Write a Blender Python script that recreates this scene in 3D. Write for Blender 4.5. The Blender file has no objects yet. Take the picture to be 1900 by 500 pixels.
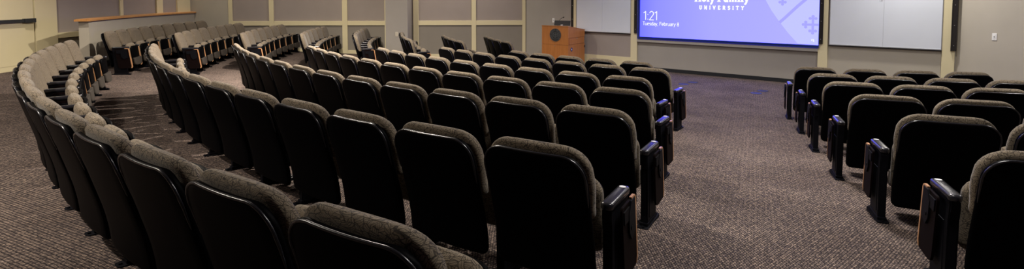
import bpy, bmesh, math, random
from mathutils import Vector, Matrix
random.seed(7)
scn = bpy.context.scene
COL = scn.collection
PI = math.pi
R = math.radians

# ------------------------------------------------------------------ layout constants (metres)
CX, CY = 8.002, 15.980          # common centre of the seating arcs
EYE = 1.90                      # camera height above the flat stage floor
SLOPE, R0, Z0 = 0.054, 16.81, 0.485   # conical floor: Z0 at radius R0, falling towards the centre
CEIL = 3.75
PITCH = 0.60                    # seat spacing along an arc


def fz(x, y):                   # floor height: a shallow bowl with a slight sideways tilt, flat before the front wall
    return max(0.0, Z0 + SLOPE * (math.hypot(x - CX, y - CY) - R0) + 0.005 * x - 0.003 * y)


def arc(r, a):                  # point on an arc; a measured from straight towards the camera side
    return CX - r * math.sin(a), CY - r * math.cos(a)


# front wall frame: u along the wall (to the right), w out of the wall (into the room), z up
WA = R(-37.0)
WT = Vector((math.cos(WA), math.sin(WA), 0))
WN = Vector((math.sin(WA), -math.cos(WA), 0))      # points into the room
WP = Vector((5.533, 11.760, 0))
M_FRONT = Matrix(((WT.x, WN.x, 0, WP.x), (WT.y, WN.y, 0, WP.y), (0, 0, 1, 0), (0, 0, 0, 1)))
# left wall frame
LA = math.atan(0.05)
LT = Vector((math.cos(LA), math.sin(LA), 0))
LN = Vector((math.sin(LA), -math.cos(LA), 0))
LP = Vector((0.407, 15.624, 0))
M_LEFT = Matrix(((LT.x, LN.x, 0, LP.x), (LT.y, LN.y, 0, LP.y), (0, 0, 1, 0), (0, 0, 0, 1)))
# side wall frame (far left): u runs away from the camera along +Y, w points to +X
SX = -9.35
M_SIDE = Matrix(((0, 1, 0, SX), (1, 0, 0, 0), (0, 0, 1, 0), (0, 0, 0, 1)))


# ------------------------------------------------------------------ materials
def new_mat(name):
    m = bpy.data.materials.new(name)
    m.use_nodes = True
    nt = m.node_tree
    return m, nt, nt.nodes['Principled BSDF']


def N(nt, t, **kw):
    n = nt.nodes.new(t)
    for k, v in kw.items():
        if k in n.inputs.keys() if isinstance(k, str) else False:
            n.inputs[k].default_value = v
        else:
            setattr(n, k, v)
    return n


def ramp(nt, stops):
    n = nt.nodes.new('ShaderNodeValToRGB')
    e = n.color_ramp.elements
    e[0].position, e[0].color = stops[0][0], (*stops[0][1], 1)
    e[1].position, e[1].color = stops[-1][0], (*stops[-1][1], 1)
    for p, c in stops[1:-1]:
        x = e.new(p)
        x.color = (*c, 1)
    return n


def plain(name, col, rough=0.6, spec=0.5, bump=0.0, bscale=200.0, var=0.0, metal=0.0, coat=0.0):
    m, nt, b = new_mat(name)
    b.inputs['Base Color'].default_value = (*col, 1)
    b.inputs['Roughness'].default_value = rough
    b.inputs['Specular IOR Level'].default_value = spec
    b.inputs['Metallic'].default_value = metal
    b.inputs['Coat Weight'].default_value = coat
    tc = nt.nodes.new('ShaderNodeTexCoord')
    if var:
        n = N(nt, 'ShaderNodeTexNoise', Scale=2.3, Detail=5.0)
        nt.links.new(tc.outputs['Object'], n.inputs['Vector'])
        r = ramp(nt, [(0.3, tuple(c * (1 - var) for c in col)), (0.7, tuple(min(1, c * (1 + var)) for c in col))])
        nt.links.new(n.outputs['Fac'], r.inputs['Fac'])
        nt.links.new(r.outputs['Color'], b.inputs['Base Color'])
    if bump:
        n = N(nt, 'ShaderNodeTexNoise', Scale=bscale, Detail=3.0)
        nt.links.new(tc.outputs['Object'], n.inputs['Vector'])
        bp = nt.nodes.new('ShaderNodeBump')
        bp.inputs['Strength'].default_value = bump
        bp.inputs['Distance'].default_value = 0.004
        nt.links.new(n.outputs['Fac'], bp.inputs['Height'])
        nt.links.new(bp.outputs['Normal'], b.inputs['Normal'])
    return m


def fabric_mat():
    m, nt, b = new_mat('leaf_fabric')
    tc = nt.nodes.new('ShaderNodeTexCoord')
    oi = nt.nodes.new('ShaderNodeObjectInfo')
    off = nt.nodes.new('ShaderNodeVectorMath'); off.operation = 'SCALE'
    off.inputs[0].default_value = (3.1, 7.3, 5.7)
    nt.links.new(oi.outputs['Random'], off.inputs['Scale'])
    add = nt.nodes.new('ShaderNodeVectorMath')
    nt.links.new(tc.outputs['Object'], add.inputs[0])
    nt.links.new(off.outputs['Vector'], add.inputs[1])
    nz = N(nt, 'ShaderNodeTexNoise', Scale=14.0, Detail=2.0)
    nt.links.new(add.outputs['Vector'], nz.inputs['Vector'])
    sc = nt.nodes.new('ShaderNodeVectorMath'); sc.operation = 'SCALE'
    sc.inputs['Scale'].default_value = 0.03
    nt.links.new(nz.outputs['Color'], sc.inputs[0])
    add2 = nt.nodes.new('ShaderNodeVectorMath')
    nt.links.new(add.outputs['Vector'], add2.inputs[0])
    nt.links.new(sc.outputs['Vector'], add2.inputs[1])
    mp = nt.nodes.new('ShaderNodeMapping')
    mp.inputs['Scale'].default_value = (36, 36, 36)
    mp.inputs['Rotation'].default_value = (0.5, 0.6, 0.7)
    nt.links.new(add2.outputs['Vector'], mp.inputs['Vector'])

    def vm(op, a, b=None):
        n = nt.nodes.new('ShaderNodeVectorMath'); n.operation = op
        nt.links.new(a, n.inputs[0])
        if b is not None:
            if isinstance(b, tuple):
                n.inputs[1].default_value = b
            else:
                nt.links.new(b, n.inputs[1])
        return n

    def mm(op, a, b=None):
        n = nt.nodes.new('ShaderNodeMath'); n.operation = op
        nt.links.new(a, n.inputs[0])
        if b is not None:
            if isinstance(b, float):
                n.inputs[1].default_value = b
            else:
                nt.links.new(b, n.inputs[1])
        return n.outputs[0]

    # leaf cells: outline from the distance to the cell edge
    v = nt.nodes.new('ShaderNodeTexVoronoi'); v.feature = 'DISTANCE_TO_EDGE'
    v.inputs['Scale'].default_value = 1.0
    nt.links.new(mp.outputs['Vector'], v.inputs['Vector'])
    r1 = ramp(nt, [(0.0, (0.10, 0.10, 0.10)), (0.012, (0.2, 0.2, 0.2)), (0.045, (1, 1, 1))])
    nt.links.new(v.outputs['Distance'], r1.inputs['Fac'])
    # veins: a midrib and slanted side veins, each leaf turned its own way
    v2 = nt.nodes.new('ShaderNodeTexVoronoi'); v2.feature = 'F1'
    v2.inputs['Scale'].default_value = 1.0
    nt.links.new(mp.outputs['Vector'], v2.inputs['Vector'])
    rel = vm('SUBTRACT', mp.outputs['Vector'], v2.outputs['Position'])
    dirn = vm('NORMALIZE', vm('SUBTRACT', v2.outputs['Color'], (.5, .5, .5)).outputs['Vector'])
    u = vm('DOT_PRODUCT', rel.outputs['Vector'], dirn.outputs['Vector']).outputs['Value']
    side = vm('NORMALIZE', vm('CROSS_PRODUCT', dirn.outputs['Vector'], (.35, .85, -.4)).outputs['Vector'])
    perp = mm('ABSOLUTE', vm('DOT_PRODUCT', rel.outputs['Vector'], side.outputs['Vector']).outputs['Value'])
    chev = mm('ADD', u, mm('MULTIPLY', perp, 0.9))
    vein = mm('ABSOLUTE', mm('SINE', mm('MULTIPLY', chev, 11.0)))
    r2 = ramp(nt, [(0.0, (0.14, 0.14, 0.14)), (0.18, (0.28, 0.28, 0.28)), (0.55, (1, 1, 1))])
    nt.links.new(vein, r2.inputs['Fac'])
    r3 = ramp(nt, [(0.0, (0.15, 0.15, 0.15)), (0.03, (0.3, 0.3, 0.3)), (0.07, (1, 1, 1))])
    nt.links.new(perp, r3.inputs['Fac'])
    fine = N(nt, 'ShaderNodeTexNoise', Scale=420.0, Detail=1.0)
    nt.links.new(tc.outputs['Object'], fine.inputs['Vector'])
    rf = ramp(nt, [(0.3, (0.55, 0.55, 0.55)), (0.65, (1, 1, 1))])
    nt.links.new(fine.outputs['Fac'], rf.inputs['Fac'])
    pat = mm('MULTIPLY', mm('MULTIPLY', mm('MULTIPLY', r1.outputs['Color'], r2.outputs['Color']), r3.outputs['Color']), rf.outputs['Color'])
    cr = ramp(nt, [(0.0, (0.016, 0.013, 0.011)), (1.0, (0.218, 0.174, 0.122))])
    nt.links.new(pat, cr.inputs['Fac'])
    nt.links.new(cr.outputs['Color'], b.inputs['Base Color'])
    b.inputs['Roughness'].default_value = 0.9
    b.inputs['Specular IOR Level'].default_value = 0.12
    b.inputs['Sheen Weight'].default_value = 0.10
    bp = nt.nodes.new('ShaderNodeBump')
    bp.inputs['Strength'].default_value = 0.25
    bp.inputs['Distance'].default_value = 0.0015
    nt.links.new(pat, bp.inputs['Height'])
    nt.links.new(bp.outputs['Normal'], b.inputs['Normal'])
    return m


def carpet_mat():
    m, nt, b = new_mat('dash_carpet')
    tc = nt.nodes.new('ShaderNodeTexCoord')
    mp = nt.nodes.new('ShaderNodeMapping')
    mp.inputs['Rotation'].default_value = (0, 0, R(25))
    nt.links.new(tc.outputs['Object'], mp.inputs['Vector'])
    nz = N(nt, 'ShaderNodeTexNoise', Scale=38.0, Detail=2.0)
    nt.links.new(mp.outputs['Vector'], nz.inputs['Vector'])
    sc = nt.nodes.new('ShaderNodeVectorMath'); sc.operation = 'SCALE'
    sc.inputs['Scale'].default_value = 0.014
    nt.links.new(nz.outputs['Color'], sc.inputs[0])
    add = nt.nodes.new('ShaderNodeVectorMath')
    nt.links.new(mp.outputs['Vector'], add.inputs[0])
    nt.links.new(sc.outputs['Vector'], add.inputs[1])

    def brick(w, h, mortar, offs, freq, c1, c2, cm, bias):
        n = nt.nodes.new('ShaderNodeTexBrick')
        n.offset = offs; n.offset_frequency = freq
        n.inputs['Scale'].default_value = 1.0
        n.inputs['Brick Width'].default_value = w
        n.inputs['Row Height'].default_value = h
        n.inputs['Mortar Size'].default_value = mortar
        n.inputs['Mortar Smooth'].default_value = 1.0
        n.inputs['Bias'].default_value = bias
        n.inputs['Color1'].default_value = (*c1, 1)
        n.inputs['Color2'].default_value = (*c2, 1)
        n.inputs['Mortar'].default_value = (*cm, 1)
        nt.links.new(add.outputs['Vector'], n.inputs['Vector'])
        return n

    # small pale tufts in staggered rows, gathered in wider columns
    br = brick(0.0175, 0.0200, 0.0055, 0.5, 2, (0.255, 0.194, 0.155), (0.074, 0.058, 0.053), (0.0235, 0.0195, 0.0220), -0.15)
    col = brick(0.0370, 0.0400, 0.0090, 0.35, 2, (1.15, 1.13, 1.10), (0.92, 0.92, 0.94), (0.50, 0.51, 0.55), 0.0)
    mc = nt.nodes.new('ShaderNodeMix'); mc.data_type = 'RGBA'; mc.blend_type = 'MULTIPLY'
    mc.inputs['Factor'].default_value = 1.0
    nt.links.new(br.outputs['Color'], mc.inputs['A'])
    nt.links.new(col.outputs['Color'], mc.inputs['B'])
    big = N(nt, 'ShaderNodeTexNoise', Scale=1.7, Detail=4.0)
    nt.links.new(mp.outputs['Vector'], big.inputs['Vector'])
    rb = ramp(nt, [(0.3, (0.78, 0.76, 0.76)), (0.7, (1.12, 1.12, 1.12))])
    nt.links.new(big.outputs['Fac'], rb.inputs['Fac'])
    mx = nt.nodes.new('ShaderNodeMix'); mx.data_type = 'RGBA'; mx.blend_type = 'MULTIPLY'
    mx.inputs['Factor'].default_value = 1.0
    nt.links.new(mc.outputs['Result'], mx.inputs['A'])
    nt.links.new(rb.outputs['Color'], mx.inputs['B'])
    nt.links.new(mx.outputs['Result'], b.inputs['Base Color'])
    b.inputs['Roughness'].default_value = 0.95
    b.inputs['Specular IOR Level'].default_value = 0.1
    bp = nt.nodes.new('ShaderNodeBump')
    bp.inputs['Strength'].default_value = 0.7
    bp.inputs['Distance'].default_value = 0.006
    nt.links.new(br.outputs['Fac'], bp.inputs['Height'])
    bp.invert = True
    nt.links.new(bp.outputs['Normal'], b.inputs['Normal'])
    return m


def wood_mat(name, c1, c2, rough=0.35, scale=1.0):
    m, nt, b = new_mat(name)
    tc = nt.nodes.new('ShaderNodeTexCoord')
    mp = nt.nodes.new('ShaderNodeMapping')
    mp.inputs['Scale'].default_value = (14 * scale, 14 * scale, 1.2 * scale)
    nt.links.new(tc.outputs['Object'], mp.inputs['Vector'])
    n = N(nt, 'ShaderNodeTexNoise', Scale=3.0, Detail=6.0, Roughness=0.6)
    nt.links.new(mp.outputs['Vector'], n.inputs['Vector'])
    r = ramp(nt, [(0.3, c1), (0.7, c2)])
    nt.links.new(n.outputs['Fac'], r.inputs['Fac'])
    nt.links.new(r.outputs['Color'], b.inputs['Base Color'])
    b.inputs['Roughness'].default_value = rough
    return m


def emit_mat(name, col, strength=1.0):
    m, nt, b = new_mat(name)
    b.inputs['Base Color'].default_value = (0, 0, 0, 1)
    b.inputs['Emission Color'].default_value = (*col, 1)
    b.inputs['Emission Strength'].default_value = strength
    b.inputs['Roughness'].default_value = 0.4
    return m


SCREEN_GAIN = 0.86


def display_mat():
    m, nt, b = new_mat('lit_display')
    tc = nt.nodes.new('ShaderNodeTexCoord')
    sp = nt.nodes.new('ShaderNodeSeparateXYZ')
    nt.links.new(tc.outputs['Object'], sp.inputs[0])
    mr = nt.nodes.new('ShaderNodeMapRange')
    mr.inputs['From Min'].default_value = -2.73
    mr.inputs['From Max'].default_value = 1.25
    nt.links.new(sp.outputs['X'], mr.inputs['Value'])
    r = ramp(nt, [(0.0, (0.19, 0.20, 4.6)), (0.10, (0.28, 0.285, 4.8)), (0.45, (0.40, 0.395, 5.0)), (1.0, (0.46, 0.45, 5.0))])
    nt.links.new(mr.outputs[0], r.inputs['Fac'])
    b.inputs['Base Color'].default_value = (0.01, 0.01, 0.01, 1)
    nt.links.new(r.outputs['Color'], b.inputs['Emission Color'])
    b.inputs['Emission Strength'].default_value = SCREEN_GAIN
    b.inputs['Roughness'].default_value = 0.3
    return m


MT = {}
MT['fabric'] = fabric_mat()
MT['carpet'] = carpet_mat()
MT['plastic'] = plain('black_plastic', (0.0012, 0.0012, 0.0016), 0.5, 0.02, 0.12, 260)
MT['arm'] = plain('armrest_plastic', (0.008, 0.008, 0.011), 0.25, 0.55, 0.05, 500)
MT['metal'] = plain('black_metal', (0.003, 0.003, 0.0045), 0.55, 0.07)
MT['edge'] = wood_mat('wood_edge', (0.33, 0.165, 0.075), (0.45, 0.235, 0.115), 0.4, 3)
MT['laminate'] = plain('dark_laminate', (0.004, 0.002, 0.002), 0.55, 0.03)
MT['under'] = plain('brown_underside', (0.034, 0.028, 0.023), 0.8, 0.2, 0.2, 300)
MT['plate'] = plain('silver_plate', (0.62, 0.62, 0.64), 0.3, 0.5)
MT['paint'] = plain('wall_paint', (0.42, 0.385, 0.315), 0.75, 0.25, 0.25, 180, 0.03)
MT['gray_dim_paint'] = plain('gray_dim_wall_paint', (0.33, 0.305, 0.27), 0.75, 0.25, 0.2, 180, 0.03)  # front wall: same paint darkened for its dimmer light; also the gray pillar
MT['cream'] = plain('cream_trim', (0.67, 0.595, 0.375), 0.5, 0.35, 0.08, 90, 0.02)
MT['panel'] = plain('mauve_panel', (0.33, 0.285, 0.255), 0.9, 0.1, 0.35, 320, 0.03)
MT['panel_low'] = plain('taupe_panel', (0.25, 0.225, 0.188), 0.9, 0.1, 0.3, 320, 0.03)
MT['white'] = plain('whiteboard', (0.66, 0.70, 0.76), 0.45, 0.5, 0, 0, 0.015)
MT['alu'] = plain('aluminium', (0.55, 0.55, 0.56), 0.35, 0.5, metal=0.8)
MT['darktrim'] = plain('dark_channel', (0.016, 0.013, 0.012), 0.45, 0.4)
MT['rubber'] = plain('rubber_base', (0.014, 0.015, 0.018), 0.6, 0.3)
MT['ledge'] = plain('ledge_paint', (0.36, 0.335, 0.30), 0.5, 0.35)
MT['bezel'] = plain('display_bezel', (0.010, 0.025, 0.16), 0.2, 0.5)  # blue spill from the screen is put into the bezel's base colour
MT['podium'] = wood_mat('cherry_veneer', (0.36, 0.130, 0.032), (0.46, 0.180, 0.052), 0.35, 0.6)
MT['cap'] = wood_mat('oak_cap', (0.44, 0.20, 0.06), (0.58, 0.29, 0.10), 0.3, 0.8)
MT['black'] = plain('matte_black', (0.008, 0.008, 0.009), 0.5, 0.4)
MT['bronze'] = plain('dark_bronze', (0.020, 0.022, 0.024), 0.45, 0.5)
MT['bronze2'] = plain('pewter', (0.13, 0.135, 0.14), 0.4, 0.5, metal=0.3)
MT['outlet'] = plain('white_plastic', (0.75, 0.75, 0.72), 0.35, 0.5)
MT['outlet2'] = plain('beige_plastic', (0.55, 0.50, 0.40), 0.35, 0.5)
MT['ceiling'] = plain('ceiling_paint', (0.55, 0.53, 0.50), 0.9, 0.1)
MT['bluehole'] = plain('blue_plastic', (0.02, 0.03, 0.10), 0.3, 0.5)
MT['chalk'] = plain('gray_smudge', (0.36, 0.38, 0.42), 0.5, 0.2)
MT['display'] = display_mat()
MT['glyph'] = emit_mat('lit_white', (0.92, 0.94, 1.0), 1.0)
MT['shield'] = emit_mat('lit_pale_violet', (0.55, 0.57, 1.5), SCREEN_GAIN)
MT['shield2'] = emit_mat('lit_violet', (0.40, 0.39, 1.2), SCREEN_GAIN)


# ------------------------------------------------------------------ mesh helpers
def mesh_obj(name, bm, mat, parent=None, smooth=None, mw=None):
    bmesh.ops.recalc_face_normals(bm, faces=bm.faces[:])
    me = bpy.data.meshes.new(name)
    bm.to_mesh(me); bm.free()
    me.materials.append(mat)
    if smooth is not None:
        for p in me.polygons:
            p.use_smooth = True
        if smooth < 179:
            me.set_sharp_from_angle(angle=R(smooth))
    o = bpy.data.objects.new(name, me)
    COL.objects.link(o)
    if smooth is not None and smooth <= 40:
        wn = o.modifiers.new('WeightedNormal', 'WEIGHTED_NORMAL')
        wn.keep_sharp = True
        wn.weight = 90
    if mw is not None:
        o.matrix_world = mw
    if parent is not None:
        o.parent = parent
    return o


def empty(name, loc=(0, 0, 0), rz=0.0):
    o = bpy.data.objects.new(name, None)
    o.empty_display_size = 0.2
    COL.objects.link(o)
    o.location = loc
    o.rotation_euler = (0, 0, rz)
    return o


def tag(o, label, cat, group=None):
    o['label'] = label
    o['category'] = cat
    if group:
        o['group'] = group
    return o


def structure(o):
    o['kind'] = 'structure'
    return o


def add_box(bm, x0, x1, y0, y1, z0, z1, bev=0.0, seg=2, mtx=None):
    ret = bmesh.ops.create_cube(bm, size=1.0)
    vs = ret['verts']
    for v in vs:
        v.co = Vector((x0 + (v.co.x + .5) * (x1 - x0), y0 + (v.co.y + .5) * (y1 - y0), z0 + (v.co.z + .5) * (z1 - z0)))
    if bev > 0:
        es = list({e for v in vs for e in v.link_edges})
        r = bmesh.ops.bevel(bm, geom=es, offset=bev, segments=seg, affect='EDGES', profile=0.5)
        vs = list({v for f in r['faces'] for v in f.verts} | {v for v in vs if v.is_valid})
        # collect every vert of this island
        seen = set(); st = [vs[0]]
        while st:
            v = st.pop()
            if v in seen:
                continue
            seen.add(v)
            st += [e.other_vert(v) for e in v.link_edges]
        vs = list(seen)
    if mtx is not None:
        for v in vs:
            v.co = mtx @ v.co
    return vs


def box_obj(name, dims, mat, parent=None, bev=0.0, mw=None, smooth=None):
    bm = bmesh.new()
    add_box(bm, *dims, bev=bev)
    return mesh_obj(name, bm, mat, parent, smooth if smooth is not None else (40 if bev else None), mw)


def loft(bm, rings, caps=True):
    vr = [[bm.verts.new(p) for p in ring] for ring in rings]
    n = len(vr[0])
    for a, b in zip(vr[:-1], vr[1:]):
        for i in range(n):
            bm.faces.new((a[i], a[(i + 1) % n], b[(i + 1) % n], b[i]))
    if caps:
        bm.faces.new(vr[0][::-1])
        bm.faces.new(vr[-1])
    return vr


def prism(bm, pts, h0, h1, axes='xz', mtx=None):
    """extrude polygon pts (2-D) between h0 and h1 on the remaining axis"""
    def P(a, b, h):
        v = {'xz': Vector((a, h, b)), 'xy': Vector((a, b, h)), 'yz': Vector((h, a, b))}[axes]
        return mtx @ v if mtx is not None else v
    lo = [bm.verts.new(P(a, b, h0)) for a, b in pts]
    hi = [bm.verts.new(P(a, b, h1)) for a, b in pts]
    n = len(pts)
    bm.faces.new(lo[::-1]); bm.faces.new(hi)
    for i in range(n):
        bm.faces.new((lo[i], lo[(i + 1) % n], hi[(i + 1) % n], hi[i]))
    return lo + hi


def rrect(x0, x1, z0, z1, rad, n=6):
    """rounded rectangle outline; rad = (bl, br, tr, tl)"""
    if not isinstance(rad, (tuple, list)):
        rad = (rad,) * 4
    out = []
    for (cx, cz, r, a0) in ((x0 + rad[0], z0 + rad[0], rad[0], PI), (x1 - rad[1], z0 + rad[1], rad[1], 1.5 * PI),
                            (x1 - rad[2], z1 - rad[2], rad[2], 0), (x0 + rad[3], z1 - rad[3], rad[3], .5 * PI)):
        for i in range(n + 1):
            a = a0 + i * .5 * PI / n
            out.append((cx + r * math.cos(a), cz + r * math.sin(a)))
    return out


def tube(bm, pts, rad, n=10):
    rings = []
    pts = [Vector(p) for p in pts]
    for i, p in enumerate(pts):
        d = (pts[min(i + 1, len(pts) - 1)] - pts[max(i - 1, 0)]).normalized()
        a = d.cross(Vector((0, 0, 1)))
        if a.length < 1e-3:
            a = Vector((1, 0, 0))
        a.normalize(); b = d.cross(a)
        rr = rad[i] if isinstance(rad, (list, tuple)) else rad
        rings.append([p + a * rr * math.cos(2 * PI * k / n) + b * rr * math.sin(2 * PI * k / n) for k in range(n)])
    loft(bm, rings)


def disc(bm, cx, cz, r, h0, h1, n=32, mtx=None):
    prism(bm, [(cx + r * math.cos(2 * PI * i / n), cz + r * math.sin(2 * PI * i / n)) for i in range(n)], h0, h1, 'xz', mtx)


# ------------------------------------------------------------------ floor
def build_floor():
    bm = bmesh.new()
    radii = [0.0, 3.0, 5.5] + [5.5 + i * (26 - 5.5) / 60 for i in range(1, 61)]
    na = 144
    rows = []
    for r in radii[1:]:
        rows.append([bm.verts.new((CX + r * math.cos(2 * PI * i / na), CY + r * math.sin(2 * PI * i / na), fz(CX + r * math.cos(2 * PI * i / na), CY + r * math.sin(2 * PI * i / na)))) for i in range(na)])
    c = bm.verts.new((CX, CY, 0))
    for i in range(na):
        bm.faces.new((c, rows[0][i], rows[0][(i + 1) % na]))
    for a, b in zip(rows[:-1], rows[1:]):
        for i in range(na):
            bm.faces.new((a[i], b[i], b[(i + 1) % na], a[(i + 1) % na]))
    # keep only the room
    kill = [f for f in bm.faces if f.calc_center_median().x < SX - .5 or f.calc_center_median().y > 17.3 or f.calc_center_median().y < -3.4
            or f.calc_center_median().x > 13]
    bmesh.ops.delete(bm, geom=kill, context='FACES')
    o = mesh_obj('floor', bm, MT['carpet'], smooth=180)
    return structure(o)


build_floor()

# ------------------------------------------------------------------ ceiling (above the frame, closes the room)
bm = bmesh.new()
add_box(bm, SX - .3, 13, -3.4, 17.0, CEIL, CEIL + .1)
structure(mesh_obj('ceiling', bm, MT['ceiling']))

# ------------------------------------------------------------------ front wall
U_COR, U_RC = -6.42, 3.50


def fbox(name, u0, u1, w0, w1, z0, z1, mat, parent=None, bev=0.0):
    bm = bmesh.new()
    add_box(bm, u0, u1, w0, w1, z0, z1, bev=bev)
    o = mesh_obj(name, bm, mat, None, 40 if bev else None, M_FRONT)
    if parent is not None:
        o.parent = parent
        o.matrix_parent_inverse = parent.matrix_world.inverted()
    return o


structure(fbox('wall_front', U_COR, U_RC, -.20, 0, -.05, CEIL, MT['gray_dim_paint']))
structure(fbox('wall_front_right', 1.41, 3.26, 0, .012, 0, CEIL, MT['paint']))  # lighter copy of the same paint stands in for brighter light here
structure(fbox('baseboard_front', -2.83, 1.23, 0, .018, 0, .085, MT['rubber'], bev=.004))
# pilasters beside the boards
structure(fbox('trim_1', -3.01, -2.83, 0, .05, 0, CEIL, MT['cream'], bev=.004))
structure(fbox('trim_2', 1.235, 1.41, 0, .05, 0, CEIL, MT['cream'], bev=.004))
structure(fbox('trim_3', 3.262, 3.452, 0, .05, 0, CEIL, MT['cream'], bev=.004))
structure(fbox('trim_4', -4.73, -4.645, 0, .05, 0, CEIL, MT['cream'], bev=.004))
structure(fbox('trim_5', -4.645, -3.01, 0, .03, 0, .298, MT['cream'], bev=.004))
structure(fbox('trim_6', -4.645, -3.01, 0, .015, .298, CEIL, MT['panel'], bev=0))
structure(fbox('trim_7', -2.83, 1.235, 0, .075, .725, .795, MT['ledge'], bev=.006))
structure(fbox('baseboard_right', 1.41, 3.26, .012, .03, 0, .085, MT['rubber'], bev=.004))


# vertical dark channels with screws
def channel(u0, u1, zb, label, w=0.05):
    e = empty('wall_channel', M_FRONT @ Vector(((u0 + u1) / 2, w, zb)), WA)
    bm = bmesh.new()
    hw = (u1 - u0) / 2
    add_box(bm, -hw, hw, -.03, 0.0, 0, 3.3 - zb, bev=.004)
    add_box(bm, -hw, -hw + .012, -.036, -.03, 0, 3.3 - zb)
    add_box(bm, hw - .012, hw, -.036, -.03, 0, 3.3 - zb)
    mesh_obj('channel_rail', bm, MT['darktrim'], e, 40)
    for i in range(6):
        b2 = bmesh.new()
        disc(b2, 0, .10 + i * .38, .007, -.034, -.028, 12)
        mesh_obj('screw', b2, MT['alu'], e)
    tag(e, label, 'wall channel', 'dark vertical channels on the front wall')
    return e


channel(-2.905, -2.832, .945, 'dark vertical channel strip at the left edge of the lit display')
channel(1.245, 1.325, .895, 'dark vertical channel strip at the right edge of the lit display')
channel(3.385, 3.47, .88, 'dark vertical channel strip right of the whiteboard near the light switch plate')
channel(-4.815, -4.735, .02, 'dark vertical channel strip left of the whiteboard behind the podium', 0.0)


# whiteboards
def whiteboard(u0, u1, zb, seam, label, tray):
    e = empty('whiteboard', M_FRONT @ Vector(((u0 + u1) / 2, .03, zb)), WA)
    hw = (u1 - u0) / 2
    H = 1.50
    off = seam - (u0 + u1) / 2
    for a, b in ((-hw + .012, off - .0012), (off + .0012, hw - .012)):
        box_obj('writing_panel', (a, b, -.022, .0, .012, H), MT['white'], e)
    bm = bmesh.new()
    add_box(bm, -hw, -hw + .014, -.03, .0, 0, H, bev=.002)
    add_box(bm, hw - .014, hw, -.03, .0, 0, H, bev=.002)
    add_box(bm, -hw, hw, -.03, .0, -.004, .013, bev=.002)
    add_box(bm, -hw, hw, -.03, .0, H, H + .015, bev=.002)
    mesh_obj('board_frame', bm, MT['alu'], e, 40)
    if tray:
        bm = bmesh.new()
        prism(bm, [(-.040, -.005), (-.040, -.012), (-.036, -.016), (0, -.026), (0, -.005)], -hw, hw, 'yz')
        mesh_obj('marker_tray', bm, MT['rubber'], e)
    return tag(e, label, 'whiteboard', 'whiteboards on the front wall')


whiteboard(-4.64, -3.005, .93, -3.84, 'smaller gray-lit whiteboard behind the wooden podium, left of the display', True)
wb = whiteboard(1.432, 3.262, .885, 2.352, 'large whiteboard with center seam, right of the lit display', True)
# smudge on the big board
bm = bmesh.new()
for i in range(9):
    a = random.uniform(-.5, .5)
    x0 = -.03 - .055 * random.random(); z0 = .90 + .10 * random.random()
    L = .05 + .04 * random.random()
    prism(bm, [(x0, z0), (x0 + .006, z0), (x0 + .006 + L * .3, z0 + L), (x0 + L * .3, z0 + L)], -.0228 - i * .00005, -.0222)
sm = mesh_obj('marker_smudge', bm, MT['chalk'], wb)


# ------------------------------------------------------------------ lit display with its picture
disp = empty('wall_display', M_FRONT @ Vector((0, .055, .81)), WA)
tag(disp, 'large lit blue-violet wall display showing time, date and a crest', 'display screen')
DB, DT, DL, DR = .872 - .81, 3.10 - .81, -2.737, 1.245


def dobj(name, bm, mat, parent=disp, smooth=None):
    return mesh_obj(name, bm, mat, parent, smooth)


bm = bmesh.new()
add_box(bm, DL - .07, DR + .012, -.045, 0, 0, .055, bev=.005)
add_box(bm, DL - .07, DR + .012, -.045, 0, DT, DT + .07, bev=.005)
add_box(bm, DL - .07, DL - .004, -.045, 0, .055, DT, bev=.005)
add_box(bm, DR + .002, DR + .012, -.045, 0, .055, DT, bev=.002)
dobj('bezel', bm, MT['bezel'], smooth=40)
bm = bmesh.new()
add_box(bm, DL - .004, DR + .002, -.032, -.005, .055, DT)
dobj('screen_panel', bm, MT['display'])
YF = -.0325     # picture plane, just proud of the panel


def stroke_poly(bm, pts, w, y0=YF, y1=YF + .0005, closed=False, cap=True):
    """a flat bar chain through pts (x,z) of width w"""
    n = len(pts)
    for i in range(n - 1 if not closed else n):
        a = Vector((*pts[i], 0)); b = Vector((*pts[(i + 1) % n], 0))
        d = (b - a)
        if d.length < 1e-6:
            continue
        d.normalize()
        nn = Vector((-d.y, d.x, 0)) * (w / 2)
        q = [a + nn, a - nn, b - nn, b + nn]
        prism(bm, [(p.x, p.y) for p in q], y0, y1)
        if cap and (i > 0 or closed):
            disc(bm, a.x, a.y, w / 2, y0, y1, 10)


def arcpts(cx, cz, rx, rz, a0, a1, n=14):
    return [(cx + rx * math.cos(R(a0 + (a1 - a0) * i / n)), cz + rz * math.sin(R(a0 + (a1 - a0) * i / n))) for i in range(n + 1)]


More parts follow.
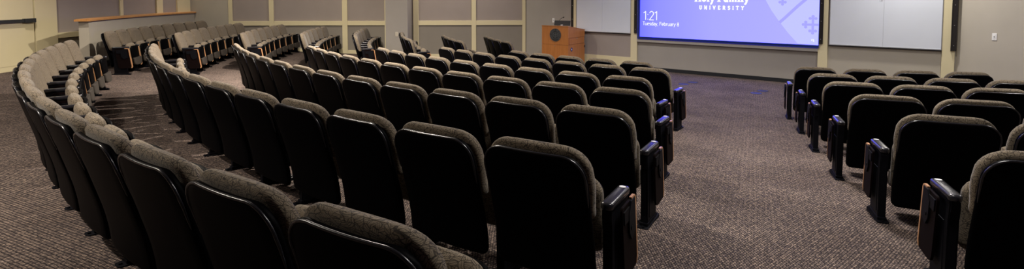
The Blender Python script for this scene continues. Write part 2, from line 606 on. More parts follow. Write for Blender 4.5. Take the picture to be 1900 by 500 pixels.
# glyphs on a unit em: x 0..w, z 0..1 (cap height); lists of strokes
def sans(ch):
    A = arcpts
    G = {
        '1': (.42, [[(.05, .80), (.28, .97), (.28, 0)]]),
        ':': (.25, [[(.12, .05), (.12, .14)], [(.12, .58), (.12, .67)]]),
        '2': (.60, [A(.29, .72, .22, .26, 165, -20, 10) + [(.05, .02), (.55, .02)]]),
        'T': (.60, [[(.02, .97), (.58, .97)], [(.30, .97), (.30, 0)]]),
        'u': (.58, [[(.08, .70), (.08, .25)] + A(.28, .25, .20, .23, 180, 360, 8) + [(.48, .70)], [(.48, .70), (.48, 0)]]),
        'e': (.58, [[(.08, .38), (.50, .38)] + A(.29, .36, .22, .34, 0, 315, 14)]),
        's': (.48, [[(.42, .62)] + A(.25, .53, .17, .16, 60, 240, 8) + A(.25, .19, .19, .17, 80, -140, 8)]),
        'd': (.60, [A(.28, .35, .21, .34, 20, 340, 14), [(.50, 1.02), (.50, 0)]]),
        'a': (.56, [A(.26, .20, .19, .19, 60, 330, 10), [(.10, .62)] + A(.28, .50, .19, .20, 120, 0, 8) + [(.47, 0)], [(.30, .38), (.47, .36)]]),
        'y': (.52, [[(.03, .70), (.26, .02)], [(.49, .70), (.22, -.12), (.12, -.24), (.02, -.25)]]),
        ',': (.28, [[(.14, .08), (.08, -.15)]]),
        ' ': (.30, []),
        'F': (.55, [[(.08, 0), (.08, .97), (.52, .97)], [(.08, .52), (.48, .52)]]),
        'b': (.60, [[(.10, 1.02), (.10, 0)], A(.31, .35, .21, .34, 160, -160, 14)]),
        'r': (.40, [[(.09, .70), (.09, 0)], A(.29, .46, .20, .23, 180, 75, 6)]),
        '8': (.58, [A(.29, .73, .18, .23, 0, 360, 16), A(.29, .26, .22, .25, 0, 360, 16)]),
    }
    return G[ch]


def slab(ch):
    """slab-serif glyphs: (width, strokes, serif bars)"""
    A = arcpts
    sb = lambda x, z=0.0, h=.13: (x - h, x + h, z)
    G = {
        'H': (.95, [[(.22, 0), (.22, 1)], [(.73, 0), (.73, 1)], [(.22, .5), (.73, .5)]], [sb(.22, .04, .2), sb(.73, .04, .2), sb(.22, .96, .2), sb(.73, .96, .2)]),
        'o': (.68, [A(.33, .34, .22, .28, 0, 360, 18)], []),
        'l': (.40, [[(.20, 0), (.20, 1.05)]], [sb(.20, .04, .18), (.04, .2, 1.02)]),
        'y': (.66, [[(.12, .66), (.34, .05)], [(.56, .66), (.30, -.10), (.20, -.25), (.08, -.24)]], [sb(.12, .64, .15), sb(.56, .64, .13)]),
        'F': (.80, [[(.22, 0), (.22, 1), (.70, 1)], [(.22, .52), (.55, .52)]], [sb(.22, .04, .22), (.04, .3, .96)]),
        'a': (.66, [A(.28, .20, .17, .16, 70, 330, 10), [(.12, .58)] + A(.29, .48, .18, .17, 120, 0, 8) + [(.47, .04), (.60, .04)], [(.30, .36), (.47, .34)]], []),
        'm': (1.05, [[(.17, .62), (.17, 0)], A(.34, .42, .17, .20, 180, 0, 8) + [(.51, 0)], A(.68, .42, .17, .20, 180, 0, 8) + [(.85, 0)]],
              [sb(.17, .04, .14), sb(.51, .04, .13), sb(.85, .04, .14)]),
        'i': (.40, [[(.20, 0), (.20, .66)], [(.20, .90), (.20, .96)]], [sb(.20, .04, .18), (.04, .2, .62)]),
        ' ': (.32, [], []),
        'U': (.86, [[(.20, 1), (.20, .32)] + A(.42, .30, .22, .27, 180, 360, 10) + [(.64, 1)]], [sb(.20, .95, .17), sb(.64, .95, .17)]),
        'N': (.92, [[(.20, 0), (.20, 1), (.70, 0), (.70, 1)]], [sb(.20, .05, .16), sb(.14, .95, .12), sb(.70, .95, .16)]),
        'I': (.44, [[(.22, 0), (.22, 1)]], [sb(.22, .05, .18), sb(.22, .95, .18)]),
        'V': (.88, [[(.14, 1), (.42, .04), (.70, 1)]], [sb(.14, .95, .15), sb(.70, .95, .15)]),
        'E': (.78, [[(.66, .08), (.20, .05), (.20, .95), (.64, .93)], [(.20, .5), (.50, .5)], [(.66, .05), (.66, .26)], [(.64, .95), (.64, .76)]], [sb(.16, .05, .1), sb(.16, .95, .1)]),
        'R': (.86, [[(.20, 0), (.20, .95), (.42, .95)] + A(.42, .73, .20, .22, 90, -90, 8) + [(.20, .50)], [(.40, .50), (.66, .05), (.78, .05)]], [sb(.20, .05, .16), sb(.14, .95, .1)]),
        'S': (.70, [[(.56, .74)] + A(.35, .73, .21, .22, 20, 250, 10) + A(.35, .28, .22, .24, 75, -160, 10)], []),
        'T': (.82, [[(.08, .95), (.72, .95)], [(.40, .95), (.40, 0)], [(.08, .95), (.08, .74)], [(.72, .95), (.72, .74)]], [sb(.40, .05, .17)]),
        'Y': (.86, [[(.12, 1), (.40, .48), (.68, 1)], [(.40, .48), (.40, 0)]], [sb(.12, .95, .15), sb(.68, .95, .15), sb(.40, .05, .17)]),
    }
    return G[ch]


def write(text, font, x0, x1, zb, cap, w, gap=0.0, swap_w=None, adv=None):
    """lay the text out between x0 and x1 with baseline zb"""
    total = sum(font(c)[0] for c in text) + gap * (len(text) - 1)
    sx = (x1 - x0) / total
    bm = bmesh.new()
    x = x0
    for c in text:
        g = font(c)
        for st in g[1]:
            stroke_poly(bm, [(x + p[0] * sx, zb + p[1] * cap) for p in st], w)
        if len(g) > 2:
            for (a, b, z) in g[2]:
                stroke_poly(bm, [(x + a * sx, zb + z * cap), (x + b * sx, zb + z * cap)], w * .62)
        x += (g[0] + gap) * sx
    return bm


zz = .81
dobj('clock_text', write('1:21', sans, -2.655, -2.265, 1.298 - zz, .225, .019), MT['glyph'])
dobj('date_text', write('Tuesday, February 8', sans, -2.665, -1.725, 1.165 - zz, .088, .0115), MT['glyph'])
dobj('name_text', write('Holy Family', slab, -1.365, -.135, 1.776 - zz, .21, .042), MT['glyph'])
dobj('university_text', write('UNIVERSITY', slab, -1.25, -.235, 1.592 - zz, .086, .022, gap=.50), MT['glyph'])
# pale shield on the right of the picture
left = [(.02, 2.55), (.10, 2.10), (.203, 1.823), (.33, 1.585), (.487, 1.349), (.66, 1.115), (.862, .878)]
bm = bmesh.new()
prism(bm, [(a, b - zz) for a, b in left] + [(DR, .878 - zz), (DR, 2.55 - zz)], YF + .0002, YF + .0006)
dobj('shield_shape', bm, MT['shield'])
bm = bmesh.new()
band = [(.495, 1.325), (.60, 1.43), (.72, 1.56), (.85, 1.70), (1.0, 1.845), (1.24, 2.03)]
stroke_poly(bm, [(a, b - zz) for a, b in band], .062, YF - .0004, YF + .0002, cap=True)
dobj('shield_band', bm, MT['shield2'])


def cross(cx, cz, s):
    bm = bmesh.new()
    k = 0
    for dx, dz in ((1, 0), (-1, 0), (0, 1), (0, -1)):
        if cx + dx * s > DR - .005:
            stroke_poly(bm, [(cx, cz), (DR - .003, cz)], s * .26, YF - .0004, YF + .0002)
            continue
        stroke_poly(bm, [(cx, cz), (cx + dx * s * .85, cz + dz * s * .85)], s * .26, YF - .0004, YF + .0002)
        ex, ez = cx + dx * s * .72, cz + dz * s * .72
        for ox, oz in ((dx * .24, dz * .24), (dz * .28, dx * .28), (-dz * .28, -dx * .28)):
            disc(bm, ex + ox * s, ez + oz * s, s * .17, YF - .0004, YF + .0002, 12)
    return bm


dobj('shield_cross', cross(1.135, 1.297 - zz, .185), MT['shield2'])
dobj('shield_cross', cross(.545, 1.905 - zz, .185), MT['shield2'])
dobj('shield_cross', cross(.52, 2.32 - zz, .16), MT['shield2'])
bm = bmesh.new()
stroke_poly(bm, [(p[0], p[1]) for p in rrect(1.120, 1.162, .955 - zz, .985 - zz, .006, 3)], .008, closed=True)
stroke_poly(bm, [(1.15, .945 - zz), (1.172, .945 - zz)], .014)
dobj('network_icon', bm, MT['glyph'])

# ------------------------------------------------------------------ left wall (panels, rails, stiles, pillar)
U_LL = -9.80


def lbox(name, u0, u1, w0, w1, z0, z1, mat, bev=0.0):
    bm = bmesh.new()
    add_box(bm, u0, u1, w0, w1, z0, z1, bev=bev)
    return structure(mesh_obj(name, bm, mat, None, 40 if bev else None, M_LEFT))


W_left = lbox('wall_left', U_LL, 0.0, -.2, 0, -.05, CEIL, MT['panel'])
lbox('wall_left_lower', -8.75, 0.0, 0, .012, 0, 1.04, MT['panel_low'])
lbox('wall_left_end', U_LL, -8.68, 0, .03, 0, CEIL, MT['paint'])
stile = [(-8.70, -8.59), (-7.54, -7.41), (-5.43, -5.28), (-4.19, -4.13), (-3.35, -3.19), (-1.62, -1.485), (-.10, 0.0)]
for i, (a, b) in enumerate(stile):
    lbox('trim_%d' % (8 + i), a, b, 0, .04, 0, CEIL, MT['cream'], .004)
k = 8 + len(stile)
for (a, b) in zip(stile[:-1], stile[1:]):
    if a[1] < -4 and b[0] > -3.4:
        continue
    lbox('trim_%d' % k, a[1], b[0], 0, .036, 1.04, 1.172, MT['cream'], .006); k += 1
    lbox('baseboard_left_%d' % k, a[1], b[0], .012, .034, -.02, .36 - .13 * (a[1] > -3.4) - .06 * (a[1] > -5.4), MT['cream'], .004)
# pillar standing out from the left wall
lbox('pillar', -4.02, -3.40, 0, .80, 0, CEIL, MT['gray_dim_paint'], .006)

# ------------------------------------------------------------------ side wall with door (far left)


def sbox(name, u0, u1, w0, w1, z0, z1, mat, bev=0.0, parent=None):
    bm = bmesh.new()
    add_box(bm, u0, u1, w0, w1, z0, z1, bev=bev)
    o = mesh_obj(name, bm, mat, None, 40 if bev else None, M_SIDE)
    if parent is not None:
        o.parent = parent
        o.matrix_parent_inverse = parent.matrix_world.inverted()
    return o


structure(sbox('wall_side', 5.5, 15.25, -.2, 0, 0, CEIL, MT['panel']))
structure(sbox('trim_40', 10.11, 10.60, 0, .06, .40, CEIL, MT['cream'], .006))
structure(sbox('trim_41', 10.60, 13.0, 0, .045, 1.04, 1.15, MT['cream'], .006))
structure(sbox('wall_side_lower', 10.60, 15.1, 0, .012, .3, 1.04, MT['panel_low']))
structure(sbox('trim_42', 12.36, 12.46, 0, .03, 1.15, CEIL, MT['cream'], .004))
structure(sbox('trim_43', 13.62, 13.86, 0, .04, .3, CEIL, MT['cream'], .004))
structure(sbox('trim_44', 14.45, 15.02, 0, .05, .3, CEIL, MT['cream'], .004))
structure(sbox('baseboard_side', 10.60, 14.45, .012, .034, .3, .60, MT['cream'], .004))
# door leaf and its push bar
door = structure(sbox('door_1', 8.95, 10.09, 0, .045, .50, 2.62, MT['cream'], .004))
structure(sbox('trim_45', 8.80, 8.94, 0, .06, .45, 2.75, MT['cream'], .004))
structure(sbox('trim_46', 8.80, 10.11, 0, .06, 2.63, 2.78, MT['cream'], .004))
bm = bmesh.new()
add_box(bm, 9.08, 10.07, .045, .095, 1.405, 1.465, bev=.006)
add_box(bm, 9.85, 10.08, .045, .11, 1.395, 1.475, bev=.006)
hb = mesh_obj('push_bar', bm, MT['bronze'], None, 40, M_SIDE)
hb.parent = door
hb.matrix_parent_inverse = door.matrix_world.inverted()
sbox('kick_panel', 9.10, 9.98, .045, .049, .60, 1.30, MT['cream'], .002, door)

# ------------------------------------------------------------------ right wall (beyond the right-hand pilaster)
RA = R(-77)
RT = Vector((math.cos(RA), math.sin(RA), 0)); RN = Vector((math.sin(RA), -math.cos(RA), 0))
RP = WP + WT * 3.475
M_RIGHT = Matrix(((RT.x, RN.x, 0, RP.x), (RT.y, RN.y, 0, RP.y), (0, 0, 1, 0), (0, 0, 0, 1)))
bm = bmesh.new()
add_box(bm, 0, 9.0, -.2, 0, -.05, CEIL)
structure(mesh_obj('wall_right', bm, MT['paint'], mw=M_RIGHT))
bm = bmesh.new()
add_box(bm, 0.02, 9.0, 0, .018, 0, .085, bev=.004)
structure(mesh_obj('baseboard_far_right', bm, MT['rubber'], None, 40, M_RIGHT))
# back wall behind the camera closes the room
bm = bmesh.new()
add_box(bm, SX - .3, 13, -3.5, -3.4, 0, CEIL)
structure(mesh_obj('wall_back', bm, MT['paint']))


# ------------------------------------------------------------------ outlets and switch plates
def wall_plate(mtx, ang, u, w, z, label, mat, cat, kind):
    e = empty('wall_plate', mtx @ Vector((u, w, z)), ang)
    box_obj('plate', (-.038, .038, -.007, 0, -.062, .062), mat, e, .003)
    if kind == 'switch':
        bm = bmesh.new()
        add_box(bm, -.017, .017, -.010, -.006, -.034, .034, bev=.001)
        mesh_obj('rocker', bm, MT['outlet'], e, 40)
        bm = bmesh.new()
        add_box(bm, -.005, .005, -.0115, -.0095, -.012, .012)
        mesh_obj('toggle_mark', bm, MT['rubber'], e)
    else:
        for s in (-.024, .024):
            bm = bmesh.new()
            prism(bm, rrect(-.014, .014, s - .014, s + .014, .007), -.0095, -.006)
            mesh_obj('socket', bm, mat, e)
            bm = bmesh.new()
            add_box(bm, -.007, -.004, -.0105, -.009, s - .004, s + .006)
            add_box(bm, .004, .007, -.0105, -.009, s - .004, s + .006)
            mesh_obj('socket_slot', bm, MT['rubber'], e)
    return tag(e, label, cat)


wall_plate(M_FRONT, WA, -5.425, 0, 1.205, 'white switch plate on dim front wall above the podium', MT['outlet'], 'switch plate', 'switch')
wall_plate(M_RIGHT, RA, .62, 0, 1.19, 'white switch plate on the bare beige wall at far right', MT['outlet'], 'switch plate', 'switch')
wall_plate(M_LEFT, LA, -3.71, .80, .83, 'beige wall outlet on the gray pillar at the left wall', MT['outlet2'], 'outlet', 'outlet')

# ------------------------------------------------------------------ curved half wall with oak cap


def curved(bm, r0, r1, z0f, z1, a0, a1, n=28, bev=0):
    rings = []
    for i in range(n + 1):
        a = R(a0 + (a1 - a0) * i / n)
        p0 = arc(r0, a); p1 = arc(r1, a)
        zz0 = z0f(r0) if callable(z0f) else z0f
        rings.append([(p0[0], p0[1], zz0), (p0[0], p0[1], z1 - bev), (p0[0] + (p1[0] - p0[0]) * .12 * (bev > 0), p0[1] + (p1[1] - p0[1]) * .12 * (bev > 0), z1),
                      (p1[0] - (p1[0] - p0[0]) * .12 * (bev > 0), p1[1] - (p1[1] - p0[1]) * .12 * (bev > 0), z1), (p1[0], p1[1], z1 - bev), (p1[0], p1[1], zz0)])
    loft(bm, rings)


bm = bmesh.new()
curved(bm, 17.27, 17.43, .38, 1.415, 70.0, 88.2)
hw = structure(mesh_obj('wall_half', bm, MT['paint'], None, 30))
bm = bmesh.new()
curved(bm, 17.22, 17.48, 1.416, 1.462, 69.8, 88.2, bev=.014)
cap = mesh_obj('cap_rail', bm, MT['cap'], hw, 30)
bm = bmesh.new()
curved(bm, 17.245, 17.27, .47, .565, 70.0, 88.2)
mesh_obj('base_strip', bm, MT['rubber'], hw, 30)

# ------------------------------------------------------------------ podium
D_IN = Vector((.6018, .7986, 0))            # towards the wall
D_LF = Vector((-.7986, .6018, 0))           # along the front face to the left in the picture
PW, PD = .83, .88
near = Vector((1.475, 13.575, 0))
pod = empty('podium', near + D_LF * PW / 2 + D_IN * PD / 2, WA)
tag(pod, 'cherry wood podium with dark round seal standing before the front wall', 'podium')
# local: +x right along the front face, -y towards the seats, z up
hw_, hd_ = PW / 2, PD / 2
HF, HB = 1.11, .985
bm = bmesh.new()
prism(bm, [(-hd_ + .012, .05), (-hd_ + .012, HF - .012), (hd_, HB - .012), (hd_, .05)], -hw_ + .012, hw_ - .012, 'yz')
mesh_obj('body', bm, MT['podium'], pod)
bm = bmesh.new()
add_box(bm, -hw_ + .05, hw_ - .05, -hd_ + .06, hd_ - .05, 0, .06)
mesh_obj('plinth', bm, MT['black'], pod)
bm = bmesh.new()
prism(bm, [(-hd_ - .004, HF - .012), (-hd_ - .004, HF + .008), (hd_, HB + .008), (hd_, HB - .012)], -hw_ - .004, hw_ + .004, 'yz')
mesh_obj('top_panel', bm, MT['podium'], pod)
# front face: upper panel and lower door
fy = -hd_
box_obj('front_panel', (-hw_, hw_, fy, fy + .014, .612, HF - .014), MT['podium'], pod, .002)
fd = box_obj('front_door', (-hw_, hw_, fy, fy + .014, .05, .605), MT['podium'], pod, .002)
bm = bmesh.new(); disc(bm, .0, .575, .011, fy - .004, fy + .002, 16)
mesh_obj('lock', bm, MT['alu'], fd)
# right side: top panel, drawer, lower panel with grommet
sx = hw_
bm = bmesh.new()
prism(bm, [(-hd_ + .014, .80), (-hd_ + .014, HF - .016), (hd_, HB - .016), (hd_, .80)], sx - .014, sx, 'yz')
mesh_obj('side_panel', bm, MT['podium'], pod)
bm = bmesh.new(); add_box(bm, sx - .014, sx + .004, -hd_ + .05, hd_ - .04, .625, .79, bev=.002)
dr = mesh_obj('drawer', bm, MT['podium'], pod, 40)
bm = bmesh.new(); add_box(bm, sx + .003, sx + .014, -.03, .03, .768, .78, bev=.002)
mesh_obj('drawer_pull', bm, MT['alu'], dr, 40)
bm = bmesh.new(); add_box(bm, sx - .014, sx, -hd_ + .014, hd_, .05, .615, bev=.002)
sd = mesh_obj('side_door', bm, MT['podium'], pod, 40)
mt = Matrix.Rotation(PI / 2, 4, 'Z')
bm = bmesh.new()
disc(bm, -hd_ + .17, .49, .052, -(sx + .006), -(sx - .004), 24, mt)
gm = mesh_obj('cable_grommet', bm, MT['bluehole'], sd, 40)
bm = bmesh.new()
disc(bm, -hd_ + .17 - .006, .49, .022, -(sx + .009), -(sx + .005), 16, mt)
mesh_obj('grommet_cap', bm, MT['plate'], sd, 40)
bm = bmesh.new(); add_box(bm, sx - .004, sx + .02, hd_ - .03, hd_ - .015, .50, .56, bev=.002)
mesh_obj('hinge', bm, MT['bronze'], sd, 40)
# round seal
SZ, SXX = .872, .02
bm = bmesh.new(); disc(bm, SXX, SZ, .172, fy - .012, fy, 48)
seal = mesh_obj('seal', bm, MT['bronze'], pod, 40)


def ring(bm, cx, cz, r0, r1, h0, h1, n=48):
    v = []
    for r, h in ((r0, h0), (r1, h0), (r1, h1), (r0, h1)):
        v.append([bm.verts.new((cx + r * math.cos(2 * PI * i / n), h, cz + r * math.sin(2 * PI * i / n))) for i in range(n)])
    for a in range(4):
        for i in range(n):
            bm.faces.new((v[a][i], v[a][(i + 1) % n], v[(a + 1) % 4][(i + 1) % n], v[(a + 1) % 4][i]))


bm = bmesh.new()
ring(bm, SXX, SZ, .164, .172, fy - .016, fy - .011)
ring(bm, SXX, SZ, .106, .111, fy - .016, fy - .011)
mesh_obj('seal_ring', bm, MT['bronze2'], seal)
# emblem in the middle: shield, small cross, book
bm = bmesh.new()
y0, y1 = fy - .016, fy - .011
sh = [(-.05, .06), (.05, .06), (.05, .0), (.035, -.045), (0, -.075), (-.035, -.045), (-.05, 0)]
stroke_poly(bm, [(SXX + a, SZ + b) for a, b in sh], .008, y0, y1, closed=True)
stroke_poly(bm, [(SXX, SZ + .05), (SXX, SZ - .055)], .012, y0, y1)
stroke_poly(bm, [(SXX - .035, SZ + .015), (SXX + .035, SZ + .015)], .012, y0, y1)
for s in (-1, 1):
    stroke_poly(bm, [(SXX + s * .062, SZ + .05), (SXX + s * .082, SZ), (SXX + s * .06, SZ - .05)], .010, y0, y1)
mesh_obj('seal_emblem', bm, MT['bronze2'], seal)
# lettering round the rim: simple capitals set on the circle
CAPS = {'H': [[(.1, 0), (.1, 1)], [(.6, 0), (.6, 1)], [(.1, .5), (.6, .5)]], 'O': [arcpts(.35, .5, .28, .46, 0, 360, 12)],
        'L': [[(.1, 1), (.1, .04), (.55, .04)]], 'Y': [[(.05, 1), (.35, .5), (.65, 1)], [(.35, .5), (.35, 0)]],
        'F': [[(.1, 0), (.1, .96), (.58, .96)], [(.1, .5), (.48, .5)]], 'A': [[(.02, 0), (.35, 1), (.68, 0)], [(.16, .35), (.54, .35)]],
        'M': [[(.05, 0), (.12, 1), (.35, .3), (.58, 1), (.65, 0)]], 'I': [[(.35, 0), (.35, 1)]],
        'U': [[(.1, 1), (.1, .3)] + arcpts(.35, .3, .25, .26, 180, 360, 8) + [(.6, 1)]], 'N': [[(.1, 0), (.1, 1), (.6, 0), (.6, 1)]],
        'V': [[(.05, 1), (.35, 0), (.65, 1)]], 'E': [[(.55, .04), (.1, .04), (.1, .96), (.55, .96)], [(.1, .5), (.48, .5)]],
        'R': [[(.1, 0), (.1, .96), (.35, .96)] + arcpts(.35, .73, .22, .23, 90, -90, 6) + [(.1, .5)], [(.35, .5), (.62, 0)]],
        'S': [[(.58, .82)] + arcpts(.35, .74, .22, .22, 30, 250, 8) + arcpts(.35, .26, .24, .24, 70, -150, 8)],
        'T': [[(.05, .96), (.65, .96)], [(.35, .96), (.35, 0)]], ' ': []}
bm = bmesh.new()
txt = 'HOLY FAMILY UNIVERSITY'
for i, c in enumerate(txt):
    th = R(225 - i * (270 / (len(txt) - 1)))
    ca, sa = math.cos(th), math.sin(th)
    for st in CAPS[c]:
        pts = []
        for (a, b) in st:
            q = (a - .35) * .034; rr = .119 + b * .036
            pts.append((SXX + rr * ca + q * sa, SZ + rr * sa - q * ca))
        stroke_poly(bm, pts, .0055, y0, y1, cap=False)
mesh_obj('seal_lettering', bm, MT['bronze2'], seal)

# monitor on the podium
topz = lambda y: HF + .008 + (HB - HF) * (y + hd_) / PD
mon = empty('monitor', pod.matrix_basis @ Vector((.055, -.16, topz(-.16) + .012)), WA + R(14))
tag(mon, 'low black tilted monitor sitting on top of the wooden podium', 'monitor')
tilt = Matrix.Translation((0, 0, .02)) @ Matrix.Rotation(R(-14), 4, 'X')
bm = bmesh.new(); add_box(bm, -.225, .225, -.014, .014, 0, .135, bev=.005, mtx=tilt)
mesh_obj('monitor_case', bm, MT['black'], mon, 40)
bm = bmesh.new(); add_box(bm, -.208, .208, .0135, .0155, .016, .122, mtx=tilt)
mesh_obj('monitor_screen', bm, MT['bezel'], mon)
bm = bmesh.new(); add_box(bm, -.03, .03, -.045, -.012, .008, .05, bev=.004)
add_box(bm, -.07, .07, -.06, .05, .0, .012, bev=.003)
mesh_obj('monitor_stand', bm, MT['alu'], mon, 40)
# gooseneck microphone
mic = empty('microphone', pod.matrix_basis @ Vector((-.20, .0, topz(.0) + .006)), WA)
tag(mic, 'thin black gooseneck microphone rising beside the podium monitor', 'microphone')
bm = bmesh.new(); disc(bm, 0, 0, .028, .0, .02, 20, Matrix.Rotation(PI / 2, 4, 'X'))
mesh_obj('mic_base', bm, MT['black'], mic, 40)
pts = []
for i in range(17):
    t = i / 16
    a = t * R(75)
    pts.append((.02 + .16 * (1 - math.cos(a)) * 1.3, .0, .0 + .02 + .235 * math.sin(a) / math.sin(R(75))))
bm = bmesh.new(); tube(bm, pts, .0055, 8)
mesh_obj('gooseneck', bm, MT['black'], mic, 60)
d = (Vector(pts[-1]) - Vector(pts[-2])).normalized(); e0 = Vector(pts[-1])
bm = bmesh.new()
tube(bm, [e0 - d * .005, e0 + d * .006, e0 + d * .03, e0 + d * .048, e0 + d * .055], [.006, .014, .015, .011, .003], 12)
mesh_obj('mic_head', bm, MT['black'], mic, 60)


# ------------------------------------------------------------------ floor boxes (dark round covers on the carpet)
def floor_cover(x, y, label):
    e = empty('floor_box', (x, y, 0.0))
    bm = bmesh.new()
    n = 28
    loft(bm, [[(rr * math.cos(2 * PI * i / n), rr * math.sin(2 * PI * i / n), z) for i in range(n)] for rr, z in ((.105, 0.0), (.105, .006), (.095, .011), (.06, .012))])
    mesh_obj('cover', bm, MT['bronze'], e, 35)
    bm = bmesh.new()
    add_box(bm, -.055, .055, -.012, .012, .010, .0145, bev=.001)
    mesh_obj('lid_tab', bm, MT['black'], e, 35)
    return tag(e, label, 'floor outlet', 'round floor outlet covers on the carpet')


# ------------------------------------------------------------------ theatre seat meshes
ZT = .820       # crest of the backrest above the seat's floor point


def yr(z):
    if z >= .40:
        return -.055 + (.775 - z) * .28
    t = max(0.0, (z - .10) / .30)
    return .050 + .042 * (1 - t * t)


def rounded_half(W, z, z0, z1, rb, rt):
    h = W
    if z > z1 - rt:
        d = z - (z1 - rt); h = W - rt + math.sqrt(max(0, rt * rt - d * d))
    elif z < z0 + rb:
        d = (z0 + rb) - z; h = W - rb + math.sqrt(max(0, rb * rb - d * d))
    return h


def stadium(hw, hd, yc, z, bow, nx=8, na=6):
    out = []
    s = hw - hd
    for i in range(nx + 1):
        x = -s + 2 * s * i / nx
        out.append((x, yc - hd - bow * (1 - (x / hw) ** 2), z))
    for i in range(1, na):
        a = -PI / 2 + PI * i / na
        out.append((s + hd * math.cos(a), yc + hd * math.sin(a), z))
    for i in range(nx + 1):
        x = s - 2 * s * i / nx
        out.append((x, yc + hd - bow * (1 - (x / hw) ** 2), z))
    for i in range(1, na):
        a = PI / 2 + PI * i / na
        out.append((-s + hd * math.cos(a), yc + hd * math.sin(a), z))
    return out


def superring(hw, hd, yc, z, n=3.2, k=28):
    out = []
    for i in range(k):
        a = 2 * PI * i / k
        c, s = math.cos(a), math.sin(a)
        out.append((hw * math.copysign(abs(c) ** (2 / n), c), yc + hd * math.copysign(abs(s) ** (2 / n), s), z))
    return out


def shell_bm():
    bm = bmesh.new()
    z0, z1, W = .140, .787, .2665
    zs = [z0, z0 + .004, z0 + .012, z0 + .025, z0 + .045, .20, .26, .32, .37, .41, .46, .52, .55, .58, .62, .65]
    zs += [z1 - .108 + .108 * math.sin(R(a)) for a in (10, 25, 40, 52, 64, 74, 82, 87)] + [z1]
    rings = []
    for z in sorted(zs):
        wz = W
        hw = rounded_half(wz, z, z0, z1, .045, .108)
        hd = .017
        d = z1 - z
        if d < .017: hd *= math.sqrt(max(.04, 1 - (1 - d / .017) ** 2))
        d = z - z0
        if d < .017: hd *= math.sqrt(max(.04, 1 - (1 - d / .017) ** 2))
        rings.append(stadium(max(hw, .05), hd, yr(z) + .017, z, .012))
    loft(bm, rings)
    return bm


def lip_bm():
    """raised rounded edge running round the top of the shell"""
    bm = bmesh.new()
    W, rt, z1 = .2625, .107, .7835
    path = []
    for z in (.55, .59, .625, .65):
        path.append((-W, yr(z) + .004, z))
    for i in range(0, 9):
        a = PI - i * PI / 16
        z = z1 - rt + rt * math.sin(a)
        path.append((-W + rt + rt * math.cos(a), yr(z) + .002, z))
    for i in range(1, 8):
        x = (W - rt) * (i - 4) / 4
        path.append((x, yr(z1) + .002 - .008 * (1 - (x / (W - rt)) ** 2), z1))
    for i in range(8, -1, -1):
        a = PI - i * PI / 16
        z = z1 - rt + rt * math.sin(a)
        path.append((W - rt - rt * math.cos(a), yr(z) + .002, z))
    for z in (.65, .625, .59, .55):
        path.append((W, yr(z) + .004, z))
    tube(bm, path, [.0015, .004, .0050] + [.0058] * (len(path) - 6) + [.0050, .004, .0015], 8)
    return bm


def cushion_bm():
    bm = bmesh.new()
    z0, z1 = .455, ZT
    zs = [z0, z0 + .006, z0 + .018, z0 + .035, .52, .57, .62, .66]
    zs += [z1 - .125 + .125 * math.sin(R(a)) for a in (12, 24, 36, 47, 57, 66, 74, 81, 86)] + [z1]
    rings = []
    for z in sorted(set(zs)):
        W = .272 - .012 * min(1, max(0, (.62 - z) / .11))
        hw = rounded_half(W, z, z0, z1, .03, .135)
        hd = .043 + .006 * math.sin(PI * min(1, max(0, (z - .40) / .35)))
        d = z1 - z
        if d < .05: hd *= math.sqrt(max(.03, 1 - (1 - d / .05) ** 2))
        d = z - z0
        if d < .03: hd *= math.sqrt(max(.05, 1 - (1 - d / .03) ** 2))
        yc = yr(z) + .034 + .043
        if z > .775:
            yc -= .010 * (z - .775) / .045      # the roll leans back over the shell edge
        rings.append(superring(hw, hd, yc, z, 3.6, 32))
    loft(bm, rings)
    return bm


def seat_y(z):
    return .375 - .10 * (z - .20)


def seat_bm():
    bm = bmesh.new()
    z0, z1 = .17, .578
    zs = [z0 + .05 - .05 * math.cos(R(a)) for a in (0, 20, 45, 70, 90)] + [.26, .31, .36, .42, .47, .50] + [z1 - .09 + .09 * math.sin(R(a)) for a in (0, 20, 38, 54, 68, 79, 86, 90)]
    rings = []
    for z in sorted(set(zs)):
        W = .208
        hw = rounded_half(W, z, z0, z1, .05, .095)
        hd = .052
        d = z1 - z
        if d < .06: hd *= math.sqrt(max(.03, 1 - (1 - d / .06) ** 2))
        d = z - z0
        if d < .05: hd *= math.sqrt(max(.05, 1 - (1 - d / .05) ** 2))
        rings.append(superring(max(hw, .05), hd, seat_y(z), z, 2.8, 28))
    loft(bm, rings)
    return bm


def pan_bm():
    bm = bmesh.new()
    z0, z1, W = .305, .530, .192
    zs = [z0, z0 + .006, z0 + .02, .36, .40, .44, .48, .50, .515, .525, z1]
    rings = []
    for z in zs:
        hw = rounded_half(W, z, z0, z1, .015, .06)
        rings.append(stadium(hw, .012, seat_y(z) + .062, z, -.012, 6, 4))
    loft(bm, rings)
    return bm


def under_bm():
    """upholstered lower half of the folded seat's underside"""
    bm = bmesh.new()
    z0, z1, W = .165, .302, .198
    zs = [z0, z0 + .006, z0 + .02, z0 + .04, .23, .26, .285, .297, z1]
    rings = []
    for z in zs:
        hw = rounded_half(W, z, z0, z1, .04, .012)
        rings.append(stadium(hw, .020, seat_y(z) + .085, z, -.012, 6, 4))
    loft(bm, rings)
    return bm


def standard_bm(s):
    bm = bmesh.new()
    x = s * .300
    prof = [(.165, .0), (.375, .0), (.370, .10), (.365, .36), (.390, .43), (.390, .503), (.140, .503), (.140, .46), (.165, .40)]
    prism(bm, prof, x - .024, x + .024, 'yz')
    es = [e for e in bm.edges if abs(e.verts[0].co.x - e.verts[1].co.x) < 1e-6]
    bmesh.ops.bevel(bm, geom=es, offset=.006, segments=2, affect='EDGES')
    # raised rib on the outer face
    add_box(bm, x + s * .022 - .006, x + s * .022 + .006, .20, .32, .06, .38, bev=.004)
    return bm


